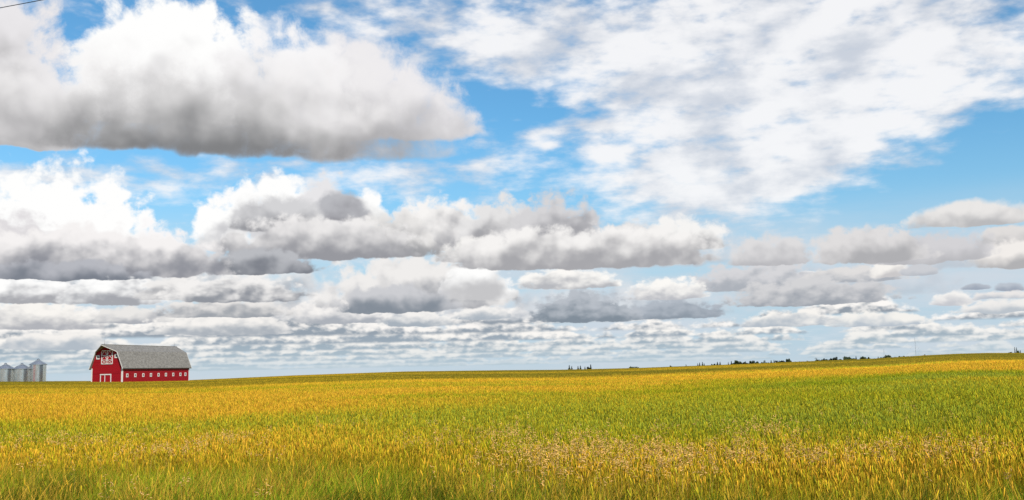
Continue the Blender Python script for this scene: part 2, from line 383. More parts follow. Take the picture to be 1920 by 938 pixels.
def at(px, dist):                      # a spot on the ground in the direction of a photo column
    d = ray(px, 690); h = math.hypot(d.x, d.y); x, y = d.x/h*dist, d.y/h*dist
    return Vector((x, y, float(ground(np.array([x]), np.array([y]))[0])))

def grid_mesh(name, azs, rs, zfun, closed=False):
    A, R = np.meshgrid(azs, rs); X, Y = R*np.sin(A), R*np.cos(A); Z = zfun(X, Y)
    v = np.stack([X, Y, Z], -1).reshape(-1, 3); na, nr = len(azs), len(rs)
    i, j = np.meshgrid(np.arange(na-1), np.arange(nr-1)); b = (j*na+i).ravel()
    q = np.stack([b, b+na, b+na+1, b+1], 1)
    return v, q
def np_mesh(name, v, faces, cols=None):
    """v (n,3); faces: list of (m,k) index arrays"""
    me = bpy.data.meshes.new(name); me.vertices.add(len(v)); me.vertices.foreach_set('co', np.ascontiguousarray(v, np.float32).ravel())
    loops = np.concatenate([f.ravel() for f in faces]).astype(np.int32)
    sizes = np.concatenate([np.full(len(f), f.shape[1], np.int32) for f in faces]); st = np.zeros(len(sizes), np.int32); st[1:] = np.cumsum(sizes)[:-1]
    me.loops.add(len(loops)); me.loops.foreach_set('vertex_index', loops)
    me.polygons.add(len(sizes)); me.polygons.foreach_set('loop_start', st)
    me.update(calc_edges=True)
    if cols is not None:
        at_ = me.color_attributes.new('plant_colour', 'FLOAT_COLOR', 'POINT')
        c = np.ones((len(v), 4), np.float32); c[:, :3] = cols; at_.data.foreach_set('color', c.ravel())
    return me

az_front = np.radians(np.concatenate([np.linspace(-180,-45,28)[:-1], np.arange(-45, 45.01, .75), np.linspace(45,180,28)[1:]]))
rs = np.concatenate([[.05], np.geomspace(2, 330, 70), np.linspace(345, 700, 28), np.geomspace(760, 3500, 16)])
v, q = grid_mesh('ground', az_front, rs, ground)
me = np_mesh('ground', v, [q]); me.shade_smooth()
MAT['ground'] = varied('field_soil', (.05,.055,.018), (.13,.11,.035), .02, .95, detail=8, coord='Object')
tag(link_mesh('ground', me, MAT['ground']), kind='structure')

# ------------------------------------------------------------------ value noise for the crop
def vnoise(x, y, seed):
    rg = np.random.default_rng(seed); T = rg.random((256, 256)); xi, yi = np.floor(x).astype(int), np.floor(y).astype(int); fx, fy = x-xi, y-yi
    fx, fy = fx*fx*(3-2*fx), fy*fy*(3-2*fy); g_ = lambda a, b: T[a % 256, b % 256]
    return (g_(xi,yi)*(1-fx)+g_(xi+1,yi)*fx)*(1-fy)+(g_(xi,yi+1)*(1-fx)+g_(xi+1,yi+1)*fx)*fy
def fbm2(x, y, seed, o=4):
    s = 0; a = .5; t = 0
    for k in range(o): s = s + a*vnoise(x*2**k, y*2**k, seed+k); t += a; a *= .5
    return s/t
def sst(x, a, b): t = np.clip((x-a)/(b-a), 0, 1); return t*t*(3-2*t)
GOLD = np.array([.76,.405,.030]); GREEN = np.array([.25,.29,.006]); BLUEG = np.array([.29,.33,.026]); OLIVE = np.array([.185,.148,.012]); YGREEN = np.array([.49,.40,.014]); PINK = np.array([.92,.58,.19])
def ripeness(x, y):
    """0 = still green, 1 = ripe gold: how the field has ripened, in patches"""
    r = np.hypot(x, y); az = np.degrees(np.arctan2(x, y)); lr = np.log(np.maximum(r, 1)) + (fbm2(x*.06+7, y*.025+3, 90, 3)-.5)*.35 + (fbm2(x*.012+3, y*.012+9, 40, 3)-.5)*.30
    side = sst(az, -14, 16)                      # greener to the right
    L = np.log
    # left part: gold beyond 45 m, green streak at 33..42 m ; right part: green from 25 to 85 m
    left = np.interp(lr, [L(14),L(18),L(24),L(29),L(33),L(37),L(44),L(60),L(80),L(110),L(150),L(300)], [.45,.62,.68,.55,.28,.38,.80,.88,.80,.70,.70,.72])
    right = np.interp(lr, [L(14),L(16),L(20),L(24),L(30),L(38),L(60),L(78),L(92),L(150),L(165),L(300)], [.5,.80,.66,.38,.24,.34,.30,.40,.85,.95,.60,.55])
    mid = np.interp(lr, [L(14),L(16),L(20),L(23),L(27),L(38),L(46),L(60),L(66),L(140),L(170),L(300)], [.5,.72,.66,.40,.26,.32,.58,.50,.78,.90,.68,.70])
    a, b = np.clip(1-np.abs(side)*2, 0, 1), np.clip(side*2-1, 0, 1)
    rip = left*a + right*b + mid*(1-a-b)
    rip = rip + (fbm2(x*.16, y*.07, 5, 4)-.5)*.55 + (fbm2(x*.04+5, y*.018, 15, 4)-.5)*.45
    rip = rip - .45*sst(fbm2(x*.022+31, y*.11+5, 25, 4), .53, .66)*sst(r, 26, 40) + .15*sst(r, 40, 60)
    return np.clip(rip, 0, 1)
def far_olive(x, y):
    """the darker, greener strip of another sowing along the top of the rise"""
    r = np.hypot(x, y); az = np.degrees(np.arctan2(x, y))
    lim = np.interp(az, [-28,-20,-12,-4,4,14,28], [128,130,140,150,150,150,150])
    return sst(r + (fbm2(x*.02, y*.02, 60, 3)-.5)*30, lim-16, lim+18)
def crop_colour(x, y, rnd):
    rp = np.clip(ripeness(x, y) + (rnd[:,0]-.5)*.85 - .05, 0, 1)[:,None]
    gsel = fbm2(x*.05, y*.05, 33, 3)[:,None]
    gr = GREEN*(1-sst(gsel,.4,.6)) + BLUEG*sst(gsel,.4,.6)
    c = np.where(rp < .5, gr*(1-rp*2)+YGREEN*rp*2, YGREEN*(2-rp*2)+GOLD*(rp*2-1))
    f = far_olive(x, y)[:,None]; az = np.degrees(np.arctan2(x, y))[:,None]
    n2 = fbm2(x*.018+9, y*.03, 71, 4)[:,None]
    ol = OLIVE*1.1 + (np.array([.40,.26,.016])-OLIVE)*sst(n2 + (rnd[:,2:3]-.5)*.3, .42, .66)
    c = c*(1-f) + ol*f
    return c*(.42+1.0*rnd[:,1:2])
# ------------------------------------------------------------------ plants as arrays of small faces
class Plants:
    def __init__(s): s.v = []; s.f4 = []; s.f3 = []; s.c = []; s.n = 0
    def blades(s, base, dirxy, h, lean, wid, c0, c1, segs=3, droop=0.0, face=None, z0=0.0):
        """tapering strips that start upright and bend over along dirxy"""
        N = len(base); t = np.linspace(0, 1, segs+1)
        fa = RNG.uniform(0, np.pi, N) if face is None else face
        sx, sy = np.cos(fa), np.sin(fa); P = []; C = []
        for k, tk in enumerate(t):
            px = base[:,0]+dirxy[:,0]*lean*tk**1.8; py = base[:,1]+dirxy[:,1]*lean*tk**1.8; pz = base[:,2]+z0+h*(tk-droop*tk**3)
            w = wid*(1-tk**1.6)*.5 + wid*.04
            P.append(np.stack([np.stack([px-sx*w, py-sy*w, pz], 1), np.stack([px+sx*w, py+sy*w, pz], 1)], 1)); cc = c0*(1-tk)+c1*tk; C.append(np.stack([cc, cc], 1))
        V = np.stack(P, 1).reshape(N, -1, 3); CC = np.stack(C, 1).reshape(N, -1, 3); m_ = V.shape[1]
        b = s.n + np.arange(N)[:,None]*m_
        for k in range(segs): s.f4.append(np.stack([b[:,0]+2*k, b[:,0]+2*k+1, b[:,0]+2*k+3, b[:,0]+2*k+2], 1))
        s.v.append(V.reshape(-1,3)); s.c.append(CC.reshape(-1,3)); s.n += N*m_
    def ears(s, base, axis, ln, rad, c, rings=((0,.35),(.3,1),(.75,.85),(1,.12)), sides=3):
        """spindles: the heads of the grain"""
        N = len(base); ph = RNG.uniform(0, 2*np.pi, N); a = axis/np.linalg.norm(axis, axis=1, keepdims=True)
        u = np.cross(a, np.array([.3,.9,.1])); u /= np.linalg.norm(u, axis=1, keepdims=True); w = np.cross(a, u); P = []; C = []
        for t, rr in rings:
            for k in range(sides):
                th = ph + 2*np.pi*k/sides
                P.append(base + a*(ln*t)[:,None] + (u*np.cos(th)[:,None]+w*np.sin(th)[:,None])*(rad*rr)[:,None]); C.append(c*(.85+.25*t))
        V = np.stack(P, 1); m_ = V.shape[1]; b = s.n + np.arange(N)*m_
        for i in range(len(rings)-1):
            for k in range(sides):
                j = (k+1) % sides; s.f4.append(np.stack([b+i*sides+k, b+i*sides+j, b+(i+1)*sides+j, b+(i+1)*sides+k], 1))
        s.v.append(V.reshape(-1,3)); s.c.append(np.stack(C, 1).reshape(-1,3)); s.n += N*m_
    def tris(s, A, B, C_, c):
        N = len(A); V = np.stack([A,B,C_], 1); b = s.n + np.arange(N)*3; s.f3.append(np.stack([b,b+1,b+2], 1)); s.v.append(V.reshape(-1,3)); s.c.append(np.repeat(c, 3, 0)); s.n += 3*N
    def raw(s, v, q, c): s.f4.append(q+s.n); s.v.append(v); s.c.append(c); s.n += len(v)
    def build(s, name, mat):
        f = [];
        if s.f4: f.append(np.concatenate(s.f4))
        if s.f3: f.append(np.concatenate(s.f3))
        me = np_mesh(name, np.concatenate(s.v), f, np.concatenate(s.c)); return link_mesh(name, me, mat)
def leafy(name, trans, rough=.6):
    mt = bpy.data.materials.new(name); mt.use_nodes = True; nt = mt.node_tree; n = nt.nodes['Principled BSDF']; n.inputs['Roughness'].default_value = rough; n.inputs['Specular IOR Level'].default_value = .08
    at_ = nt.nodes.new('ShaderNodeAttribute'); at_.attribute_name = 'plant_colour'; nt.links.new(at_.outputs['Color'], n.inputs['Base Color'])
    tr = nt.nodes.new('ShaderNodeBsdfTranslucent'); nt.links.new(at_.outputs['Color'], tr.inputs[0]); mx = nt.nodes.new('ShaderNodeMixShader'); mx.inputs[0].default_value = trans
    o = nt.nodes['Material Output']; nt.links.new(n.outputs[0], mx.inputs[1]); nt.links.new(tr.outputs[0], mx.inputs[2]); nt.links.new(mx.outputs[0], o.inputs[0])
    return mt
MAT['crop'] = leafy('wheat_leaf_and_ear', .16); MAT['grass'] = leafy('grass_blade', .2); MAT['seed'] = leafy('grass_seed_head', .3, .8)
AZL, AZR = math.radians(-33), math.radians(33)
def scatter(r0, r1, dens):
    """points of even density on the ground within the sector the crop is built in"""
    w = AZR if r0 > 40 else math.radians(40 if r0 > 20 else 47)
    n = int(dens*w*(r1*r1-r0*r0)); r = np.sqrt(RNG.uniform(r0*r0, r1*r1, n)); az = RNG.uniform(-w, w, n)
    x, y = r*np.sin(az), r*np.cos(az); return np.stack([x, y, ground(x, y)], 1), r
def rdir(n): t = RNG.uniform(0, 2*np.pi, n); return np.stack([np.cos(t), np.sin(t)], 1)
W = Plants()
def verge_edge(x, y):
    return 25.0 - 7.2*sst(np.degrees(np.arctan2(x, y)), -24, 8) + (fbm2(x*.45, y*.25, 101, 3)-.5)*6.0 + (fbm2(x*.11, y*.1, 102, 2)-.5)*5.0
def wheat(r0, r1, dens, detail):
    p, r = scatter(r0, r1, dens); kp = r > verge_edge(p[:,0], p[:,1]) - .2 - RNG.exponential(1.5, len(r))*(RNG.random(len(r)) < .75)*(.3+1.4*fbm2(p[:,0]*.8, p[:,1]*.6, 103, 3)); p, r = p[kp], r[kp]; n = len(p); rnd = RNG.random((n, 3)); c = crop_colour(p[:,0], p[:,1], rnd); rip = ripeness(p[:,0], p[:,1])
    h = CROP*RNG.normal(.94, .10, n) * (1 + .10*(fbm2(p[:,0]*.5, p[:,1]*.5, 55, 3)-.5)); d = rdir(n); k = np.maximum(1, r/26)**.4
    lean = np.where(RNG.random(n) < .14, RNG.uniform(.15, .45, n), RNG.uniform(.02, .12, n))*h; ln = RNG.uniform(.10, .16, n)*k
    top = p + np.stack([d[:,0]*lean, d[:,1]*lean, h-ln], 1)
    ax = np.stack([d[:,0]*RNG.uniform(.05,.5,n), d[:,1]*RNG.uniform(.05,.5,n), np.ones(n)], 1)
    ec = c*1.05
    if detail == 2:
        W.blades(p, d, h-ln*.9, lean, .007*k, c*.85, c*.95, 2)
        W.ears(top, ax, ln, RNG.uniform(.0075,.0112,n)*k, ec)
        for _ in range(2):
            W.blades(p, rdir(n), h*RNG.uniform(.78,1.04,n), RNG.uniform(.08,.28,n), RNG.uniform(.011,.020,n), c*.6+GREEN*.3, (c*.6+GREEN*.35)*RNG.uniform(.8,1.2,(n,1)), 3, RNG.uniform(0,.30,n))
    elif detail == 1:
        W.ears(top-np.array([0,0,.05]), ax, ln*1.15, RNG.uniform(.008,.012,n)*k, ec, rings=((0,.4),(.5,1),(1,.1)))
        W.blades(p, rdir(n), h*RNG.uniform(.85,1.02,n), RNG.uniform(.05,.2,n), .016*k, c*.8, c*.85, 1, z0=0)
wheat(13.5, 24, 200, 2); wheat(24, 42, 115, 2); wheat(42, 75, 95, 1); wheat(75, 130, 42, 1)
# far crop: tufts of ears standing out of the canopy
p, r = scatter(130, 440, 2.2); n = len(p); c = crop_colour(p[:,0], p[:,1], RNG.random((n,3))); k = (r/130)
for _ in range(3):
    o = np.stack([RNG.normal(0,.25,n)*k, RNG.normal(0,.25,n)*k, np.zeros(n)], 1); w = .05*k; b = p+o; hh = CROP*RNG.uniform(.95,1.13,n)
    A = b+np.stack([-w, 0*w, hh*.7], 1); B = b+np.stack([w, 0*w, hh*.7], 1); C_ = b+np.stack([RNG.normal(0,.03,n), 0*w, hh], 1); W.tris(A, B, C_, c*RNG.uniform(.85,1.15,(n,1)))
# canopy: the leaves between the ears, seen as one uneven surface
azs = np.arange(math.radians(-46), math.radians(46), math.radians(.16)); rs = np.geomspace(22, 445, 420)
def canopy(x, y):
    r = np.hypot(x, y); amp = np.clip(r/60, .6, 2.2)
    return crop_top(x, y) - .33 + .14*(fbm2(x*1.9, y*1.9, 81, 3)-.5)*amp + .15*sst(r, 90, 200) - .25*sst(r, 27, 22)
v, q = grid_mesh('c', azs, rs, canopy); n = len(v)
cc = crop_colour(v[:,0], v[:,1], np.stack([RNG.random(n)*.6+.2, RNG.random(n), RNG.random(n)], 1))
W.raw(v, q, (cc*.40 + GREEN*.18)*(1-sst(np.hypot(v[:,0], v[:,1]), 60, 170))[:,None] + cc*.95*sst(np.hypot(v[:,0], v[:,1]), 60, 170)[:,None])  # near leaves coloured darker to stand in for shade in the gaps
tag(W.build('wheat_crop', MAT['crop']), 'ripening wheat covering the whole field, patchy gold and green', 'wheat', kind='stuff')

# long grass along the near edge of the field
Gs = Plants()
def grass(r0, r1, dens, hm, fade=None):
    p, r = scatter(r0, r1, dens)
    edge = verge_edge(p[:,0], p[:,1])
    keep = (r < edge+RNG.normal(0,.9,len(r))-RNG.exponential(1.4,len(r))); p, r = p[keep], r[keep]; n = len(p)
    t = fbm2(p[:,0]*.9, p[:,1]*.9, 111, 3)[:,None]; rn = RNG.random((n,1)); dry = (RNG.random((n,1)) < .18+.34*sst(t,.46,.66))
    c = (np.array([.085,.165,.008])*(1-rn)+np.array([.36,.38,.014])*rn)*(.50+.72*sst(fbm2(p[:,0]*.7, p[:,1]*.5, 112, 3), .3, .7))[:,None]
    c = np.where(dry, np.array([.62,.37,.04])*(.6+.6*rn), c)*(.65+.7*RNG.random((n,1)))
    d = rdir(n)+np.array([.35,-.1]); h = hm*RNG.uniform(.6,1.12,n)*(.9+.25*(t[:,0]-.5)*2)
    Gs.blades(p, d, h, RNG.uniform(.05,.60,n)*h, RNG.uniform(.008,.020,n), c*.9, c*1.05, 4, RNG.uniform(0,.42,n))
grass(8.8, 28, 560, .88)
tag(Gs.build('verge_grass', MAT['grass']), 'long green grass along the near edge of the wheat', 'grass', kind='stuff')
# brome and foxtail heads among the front rows of wheat
Hs = Plants()
p, r = scatter(14.2, 33, 20)
kk = fbm2(p[:,0]*.55, p[:,1]*.35, 131, 3); pr = sst(kk, .47, .66)*np.interp(r-verge_edge(p[:,0],p[:,1]), [-4,-1,4,8], [.10,1,.8,.04])
keep = RNG.random(len(r)) < pr; p = p[keep]; n = len(p); d = rdir(n); h = RNG.uniform(.85,1.10,n); c = PINK*RNG.uniform(.65,1.2,(n,1))
Hs.blades(p, d, h, .10*h, np.full(n,.005), c*.7, c*.8, 3)
tip = p + np.stack([d[:,0]*.1*h, d[:,1]*.1*h, h], 1)
for _ in range(9):
    o = RNG.normal(0, .028, (n,3))*np.array([1,1,2.0]); ax = np.stack([d[:,0]*.6+RNG.normal(0,.5,n), d[:,1]*.6+RNG.normal(0,.5,n), RNG.uniform(-.5,.8,n)], 1)
    Hs.ears(tip+o, ax, RNG.uniform(.035,.065,n), RNG.uniform(.005,.010,n), c*RNG.uniform(.8,1.2,(n,1)), rings=((0,.3),(.5,1),(1,.1)))
tag(Hs.build('grass_seed_heads', MAT['seed']), 'pinkish brown feathery grass heads among the front rows of wheat', 'wild grass', kind='stuff')
TREES = [
 ('spruce',1067.5,686.2,4.5,'taller spruce of the leftmost pair in the small cluster alone at mid skyline'),
 ('spruce',1072,687.8,3.4,'shorter spruce of the leftmost pair in the small cluster alone at mid skyline'),
 ('spruce',1083.8,688.0,3.6,'shorter spruce of the second pair from the left in the lone mid skyline cluster'),
 ('spruce',1088.3,686.8,3.8,'taller spruce of the second pair from the left in the lone mid skyline cluster'),
 ('spruce',1096.8,689.0,3.0,'little single spruce between two pairs in the lone mid skyline cluster'),
 ('bush',1103.0,688.8,5.0,'low dark bush leaning on the tallest spruce of the lone mid skyline cluster'),
 ('spruce',1107.6,684.8,4.8,'tallest spruce at the right end of the lone mid skyline cluster'),
 ('bush',1184,687.8,8,'left half of the flat dark bush clump sitting alone on the rise'),
 ('bush',1191,687.6,9,'right half of the flat dark bush clump sitting alone on the rise'),
 ('bush',1260,685.3,5,'tiny dark bush alone between the flat clump and the thin spruce line'),
 ('spruce',1286.5,684.6,2.2,'lone tiny spruce left of the thin spruce line'),
 ('spruce',1308.5,682.6,2.6,'slim spruce left of the tallest one in the thin spruce line'),
 ('spruce',1312,681.4,3.0,'second slim spruce, half hidden beside the tallest in the thin line'),
 ('spruce',1317.5,680.2,3.2,'tallest slim spruce in the thin spruce line before the long row'),
 ('spruce',1320.6,682.4,2.4,'short slim spruce just right of the tallest in the thin line'),
 ('bush',1338,683.4,5,'low round bush between the thin spruce line and the dark pair'),
 ('spruce',1345.6,679.8,4.0,'left spruce of the dark pair at the start of the long row'),
 ('spruce',1350.6,680.0,4.0,'right spruce of the dark pair at the start of the long row'),
 ('spruce',1366,680.3,2.2,'small thin spruce left of the first dense clump in the row'),
 ('spruce',1371.8,678.2,3.4,'slim spruce touching the left side of the first dense clump'),
 ('leafy',1378.5,675.9,7.5,'pointed dark tree heading the first dense clump of the row'),
 ('leafy',1387.5,677.2,9,'round tree in the middle of the first dense clump'),
 ('leafy',1395.5,677.3,10,'broad paler tree at the right end of the first dense clump'),
 ('bush',1404.5,680.2,6,'low bush at the left foot of the second dense clump'),
 ('leafy',1411.8,676.0,8,'peaked tree topping the second dense clump'),
 ('leafy',1418,677.3,7,'square topped tree at the right of the second dense clump'),
 ('bush',1427,679.3,5,'small bush starting the straggling row after the second clump'),
 ('leafy',1431.2,677.0,4.6,'upright small tree in the straggling row after the second clump'),
 ('bush',1438,678.2,6,'low bush in the straggling row before the hedge'),
 ('spruce',1446.5,676.8,3.4,'small spruce in the middle of the straggling row'),
 ('spruce',1452,676.2,2.8,'narrow spruce at the left end of the dark hedge'),
 ('leafy',1458.5,675.8,7,'rounded tree rising from the left of the dark hedge'),
 ('bush',1466,677.4,9,'flat topped bush in the middle of the dark hedge'),
 ('leafy',1476.8,672.2,5.2,'tall narrow tree at the right end of the dark hedge'),
 ('leafy',1481,675.0,5.0,'small tree on the right flank of the tall narrow one'),
 ('bush',1502,678.2,6,'low faint bush on the bare stretch right of the dark hedge'),
 ('bush',1518,677.2,7,'low faint bush on the bare stretch left of the utility pole'),
 ('bush',1535,674.8,7,'low dark tree just right of the utility pole'),
 ('leafy',1542.5,675.0,7,'second low tree from the utility pole in the square clump'),
 ('leafy',1550,672.5,8,'middle tree of the square clump right of the utility pole'),
 ('leafy',1558.5,670.6,8,'highest tree of the square clump right of the utility pole'),
 ('leafy',1567.2,668.6,5.6,'narrow tree standing free between the square and big clumps'),
 ('bush',1578,672.8,7,'low left shoulder of the big domed clump'),
 ('leafy',1589.5,667.8,11,'big domed tree, the widest on the skyline'),
 ('bush',1597,672.5,6,'low right shoulder of the big domed clump'),
 ('spruce',1606.3,669.4,3.2,'pointed spruce between the two domed trees'),
 ('bush',1602.5,671.8,6,'bush at the foot of the pointed spruce between domed trees'),
 ('leafy',1619.5,669.0,10,'second domed tree, lower than the widest one on its left'),
 ('leafy',1629,669.9,6,'small tree leaning on the right of the second domed tree'),
 ('bush',1639.5,671.6,5,'low bush in the gap right of the second domed tree'),
 ('spruce',1647.8,670.2,2.4,'tiny spruce next to the round topped tree before the short mast'),
 ('leafy',1652,670.6,4.4,'little round topped tree left of the short mast'),
 ('leafy',1665.5,667.0,9,'round tree just right of the short mast'),
 ('bush',1659,670.2,5,'low bush at the foot of the short mast'),
 ('bush',1680,669.0,8,'low bush trailing away right of the short mast'),
 ('bush',1688,668.8,7,'farther low bush before the bare stretch left of the tall mast'),
 ('bush',1695,667.9,5,'last dark bush of the long row, nearest the tall mast'),
 ('bush',1734.5,663.4,4,'pale grey leafless bush right of the tall mast', dict(mat='greyleaf')),
 ('bush',1896.5,659.8,5,'low dark bush left of the twin spires at the right edge', dict(dist=520)),
 ('spruce',1905.4,652.6,2.0,'left one of the twin thin spire trees at the right edge', dict(dist=520)),
 ('spruce',1908.8,652.9,2.2,'right one of the twin thin spire trees at the right edge', dict(dist=520)),
 ('bush',1911.3,658.6,3.2,'bush against the right side of the twin spires', dict(dist=520)),
 ('spruce',1915.5,658.4,1.8,'short faint spruce standing last at the right edge of the frame', dict(dist=520)),
]
# ------------------------------------------------------------------ barn
# local frame: +X runs along the building away from the front gable, +Y across to the far side, origin at the near front corner
BW, BL, HOOD = 9.5, 34.0, 2.7
ZE, ZK, ZR = 4.85, 9.2, 11.05; KN = 1.4           # eave, knee, ridge heights; knee inset
d0 = ray(229.5, 690); h0 = math.hypot(d0.x, d0.y); B0 = Vector((d0.x/h0*290, d0.y/h0*290, 0))
B0.z = float(crop_top(np.array([B0.x]), np.array([B0.y]))[0]) - .95
axis_az = math.atan2(d0.x, d0.y) + math.radians(34)
barn = empty('red_barn', B0, math.pi/2 - axis_az)
tag(barn, 'red gambrel roofed barn with white trim at the left end of the field', 'barn')
def profile(y, off=0.0):               # roof height across the building
    pts = [(-off, ZE), (KN, ZK), (BW/2, ZR), (BW-KN, ZK), (BW+off, ZE)]
    return np.interp(y, [a for a, b in pts], [b for a, b in pts])
gable = [(0,0),(BW,0),(BW,ZE),(BW-KN,ZK),(BW/2,ZR),(KN,ZK),(0,ZE)]
inset = lambda pts, k: pts
# walls
MB().prism([(0,-1.2),(BW,-1.2),(BW,ZE-.05),(BW-KN,ZK-.1),(BW/2,ZR-.1),(KN,ZK-.1),(0,ZE-.05)], 0, .2, lambda u, w, t: (t, u, w)).build('front_wall', MAT['red_gable'], barn)
MB().prism([(0,-1.2),(BW,-1.2),(BW,ZE-.05),(BW-KN,ZK-.1),(BW/2,ZR-.1),(KN,ZK-.1),(0,ZE-.05)], BL-.2, BL, lambda u, w, t: (t, u, w)).build('back_wall', MAT['red_gable'], barn)
MB().box((.203,.003,-1.2),(BL-.203,.2,ZE-.06)).build('side_wall', MAT['red_side'], barn)
MB().box((.203,BW-.2,-1.2),(BL-.203,BW-.003,ZE-.06)).build('side_wall', MAT['red_side'], barn)
# roof: four sloping slabs, the upper ones drawn out to a pointed hood over the hay door
th = .16; ov = .45; rk = .55                      # thickness, eave overhang, rake overhang
fl = .35                                           # kicked-out eave
roof = MB()
def slab(m_, a, b, c, d):                         # quad a b c d thickened downwards
    n = (Vector(b)-Vector(a)).cross(Vector(d)-Vector(a)).normalized()
    if n.z < 0: n = -n
    lo = [tuple(Vector(p)-n*th) for p in (a,b,c,d)]; k = len(m_.v); m_.v += [a,b,c,d]+lo
    m_.f += [(k,k+1,k+2,k+3),(k+7,k+6,k+5,k+4)]+[(k+i,k+4+i,k+4+(i+1)%4,k+(i+1)%4) for i in range(4)]
ye, zeo = -ov, ZE-.2
for sgn in (0, 1):
    Y = (lambda y: y) if sgn == 0 else (lambda y: BW-y)
    slab(roof, (-rk,Y(ye),zeo), (BL+rk,Y(ye),zeo), (BL+rk,Y(KN),ZK+.12), (-rk,Y(KN),ZK+.12))
    slab(roof, (-rk,Y(KN+.012),ZK+.10), (BL+rk,Y(KN+.012),ZK+.10), (BL+rk,Y(BW/2),ZR+.12), (-HOOD,Y(BW/2),ZR+.12))
rf = roof.build('roof', MAT['shingle'], barn)
MB().tube((-HOOD,BW/2,ZR+.14),(BL+rk,BW/2,ZR+.14),.10).build('ridge_cap', MAT['shingle'], rf)
for sgn in (0, 1):
    Y = (lambda y: y) if sgn == 0 else (lambda y: BW-y)
    for x0, hood in ((-rk-.02, True), (BL+rk+.02, False)):
        f = MB(); nx = -1 if hood else 1
        f.bar((x0,Y(ye),zeo-.12),(x0,Y(KN),ZK-.02),.17,.06,(nx,0,0))
        xe = -HOOD-.02 if hood else x0
        f.bar((x0,Y(KN),ZK-.02),(xe,Y(BW/2),ZR-.02),.17,.06,(nx,0,0))
        f.build('rake_trim', MAT['white'], rf)
    MB().box((-rk+.05,min(Y(ye-.03),Y(ye+.02)),zeo-.22),(BL+rk-.05,max(Y(ye-.03),Y(ye+.02)),zeo-.02)).build('eave_trim', MAT['soffit'], rf)
# lightning rods on the ridge
for x in (-HOOD+1.4, BL-.8):
    r_ = MB(); r_.tube((x,BW/2,ZR+.1),(x,BW/2,ZR+1.45),.035,.015,6)
    for k in range(3): a = k*2.1; r_.tube((x+.2*math.cos(a),BW/2+.2*math.sin(a),ZR+.12),(x,BW/2,ZR+.5),.018,.018,5)
    r_.build('lightning_rod', MAT['iron'], rf)
# corner boards
for x, y, sx, sy in ((0,0,-1,-1),(0,BW,-1,1),(BL,0,1,-1),(BL,BW,1,1)):
    m_ = MB(); w = .30
    xa = sorted((x+sx*.05, x-sx*w)); ya = sorted((y+sy*.05, y+sy*.001)); m_.box((xa[0],ya[0],-1.2),(xa[1],ya[1],ZE-.12))
    xa = sorted((x+sx*.05, x+sx*.003)); ya = sorted((y-sy*.002, y-sy*w)); m_.box((xa[0],ya[0],-1.2),(xa[1],ya[1],ZE-.1))
    m_.build('corner_trim', MAT['white'], barn)
# belt joints across the front
for z in (3.25, 6.35): MB().box((-.035,.42,z),(-.002,BW-.42,z+.12)).build('belt_board', MAT['red_gable'], barn)
# hay door: white frame, two leaves of crossed braces
HX = -.12
def ygab(px): return BW*(229.5-px)/58.0            # photo column on the gable -> local y
def zgab(py): return .95 + (714.2-py)/6.8
ya, yb, za, zb = ygab(210.9), ygab(190.4), zgab(680.3), zgab(655.8)
hd = MB().box((-.06,ya,za),(-.002,yb,zb)).build('hay_door', MAT['red_door'], barn)
fr = MB(); wd = .18; ym = (ya+yb)/2; nx = (-1,0,0)
for p, q_ in (((ya,za),(yb,za)),((ya,zb),(yb,zb)),((ya,za),(ya,zb)),((yb,za),(yb,zb)),((ym,za),(ym,zb))): fr.bar((-.062,p[0],p[1]),(-.062,q_[0],q_[1]),wd,.07,nx)
z1, z2 = za+(zb-za)*.30, za+(zb-za)*.64
for z in (z1, z2): fr.bar((-.065,ya,z),(-.065,yb,z),.12,.06,nx)
for y0, y1 in ((ya,ym),(ym,yb)):
    fr.bar((-.068,y0,za),(-.068,y1,z1),.095,.05,nx); fr.bar((-.071,y0,z1),(-.071,y1,za),.095,.05,nx)
    yc = (y0+y1)/2
    fr.bar((-.068,y0,z1),(-.068,yc,z2),.095,.05,nx); fr.bar((-.071,y1,z1),(-.071,yc,z2),.095,.05,nx)
    fr.bar((-.068,y0,z2),(-.068,yc,zb),.095,.05,nx); fr.bar((-.071,y1,z2),(-.071,yc,zb),.095,.05,nx)
fr.build('frame', MAT['white'], hd)
def window_x(y, z, w, h, t):                        # window in the front gable
    p = MB().box((-.03,y-w/2,z-h/2),(-.002,y+w/2,z+h/2)).build('window', MAT['pane'], barn)
    f = MB()
    for a, b in (((y-w/2,z-h/2-t/2),(y+w/2,z-h/2-t/2)),((y-w/2,z+h/2+t/2),(y+w/2,z+h/2+t/2))): f.bar((-.002,a[0],a[1]),(-.002,b[0],b[1]),t,.09,nx)
    for s in (-1, 1): f.bar((-.002,y+s*(w/2+t/2),z-h/2-t),(-.002,y+s*(w/2+t/2),z+h/2+t),t,.092,nx)
    f.build('frame', MAT['white'], p)
window_x(ygab(183.2), zgab(667.7), .48, .58, .26); window_x(ygab(217.6), zgab(666.0), .48, .58, .26)
# big front door: red leaves in a white frame
ya, yb, zt = ygab(208.6), ygab(189.2), zgab(699.9)
dr = MB().box((-.05,ya,-1.0),(-.002,yb,zt)).build('barn_door', MAT['red_door'], barn); ym = (ya+yb)/2+.25
f = MB()
f.bar((-.052,ya-.15,zt),(-.052,yb+.15,zt),.28,.08,nx)
for y, w in ((ya,.26),(yb,.22),(ym,.18)): f.bar((-.053,y,-1.0),(-.053,y,zt-.1),w,.06,nx)
f.build('frame', MAT['white'], dr)
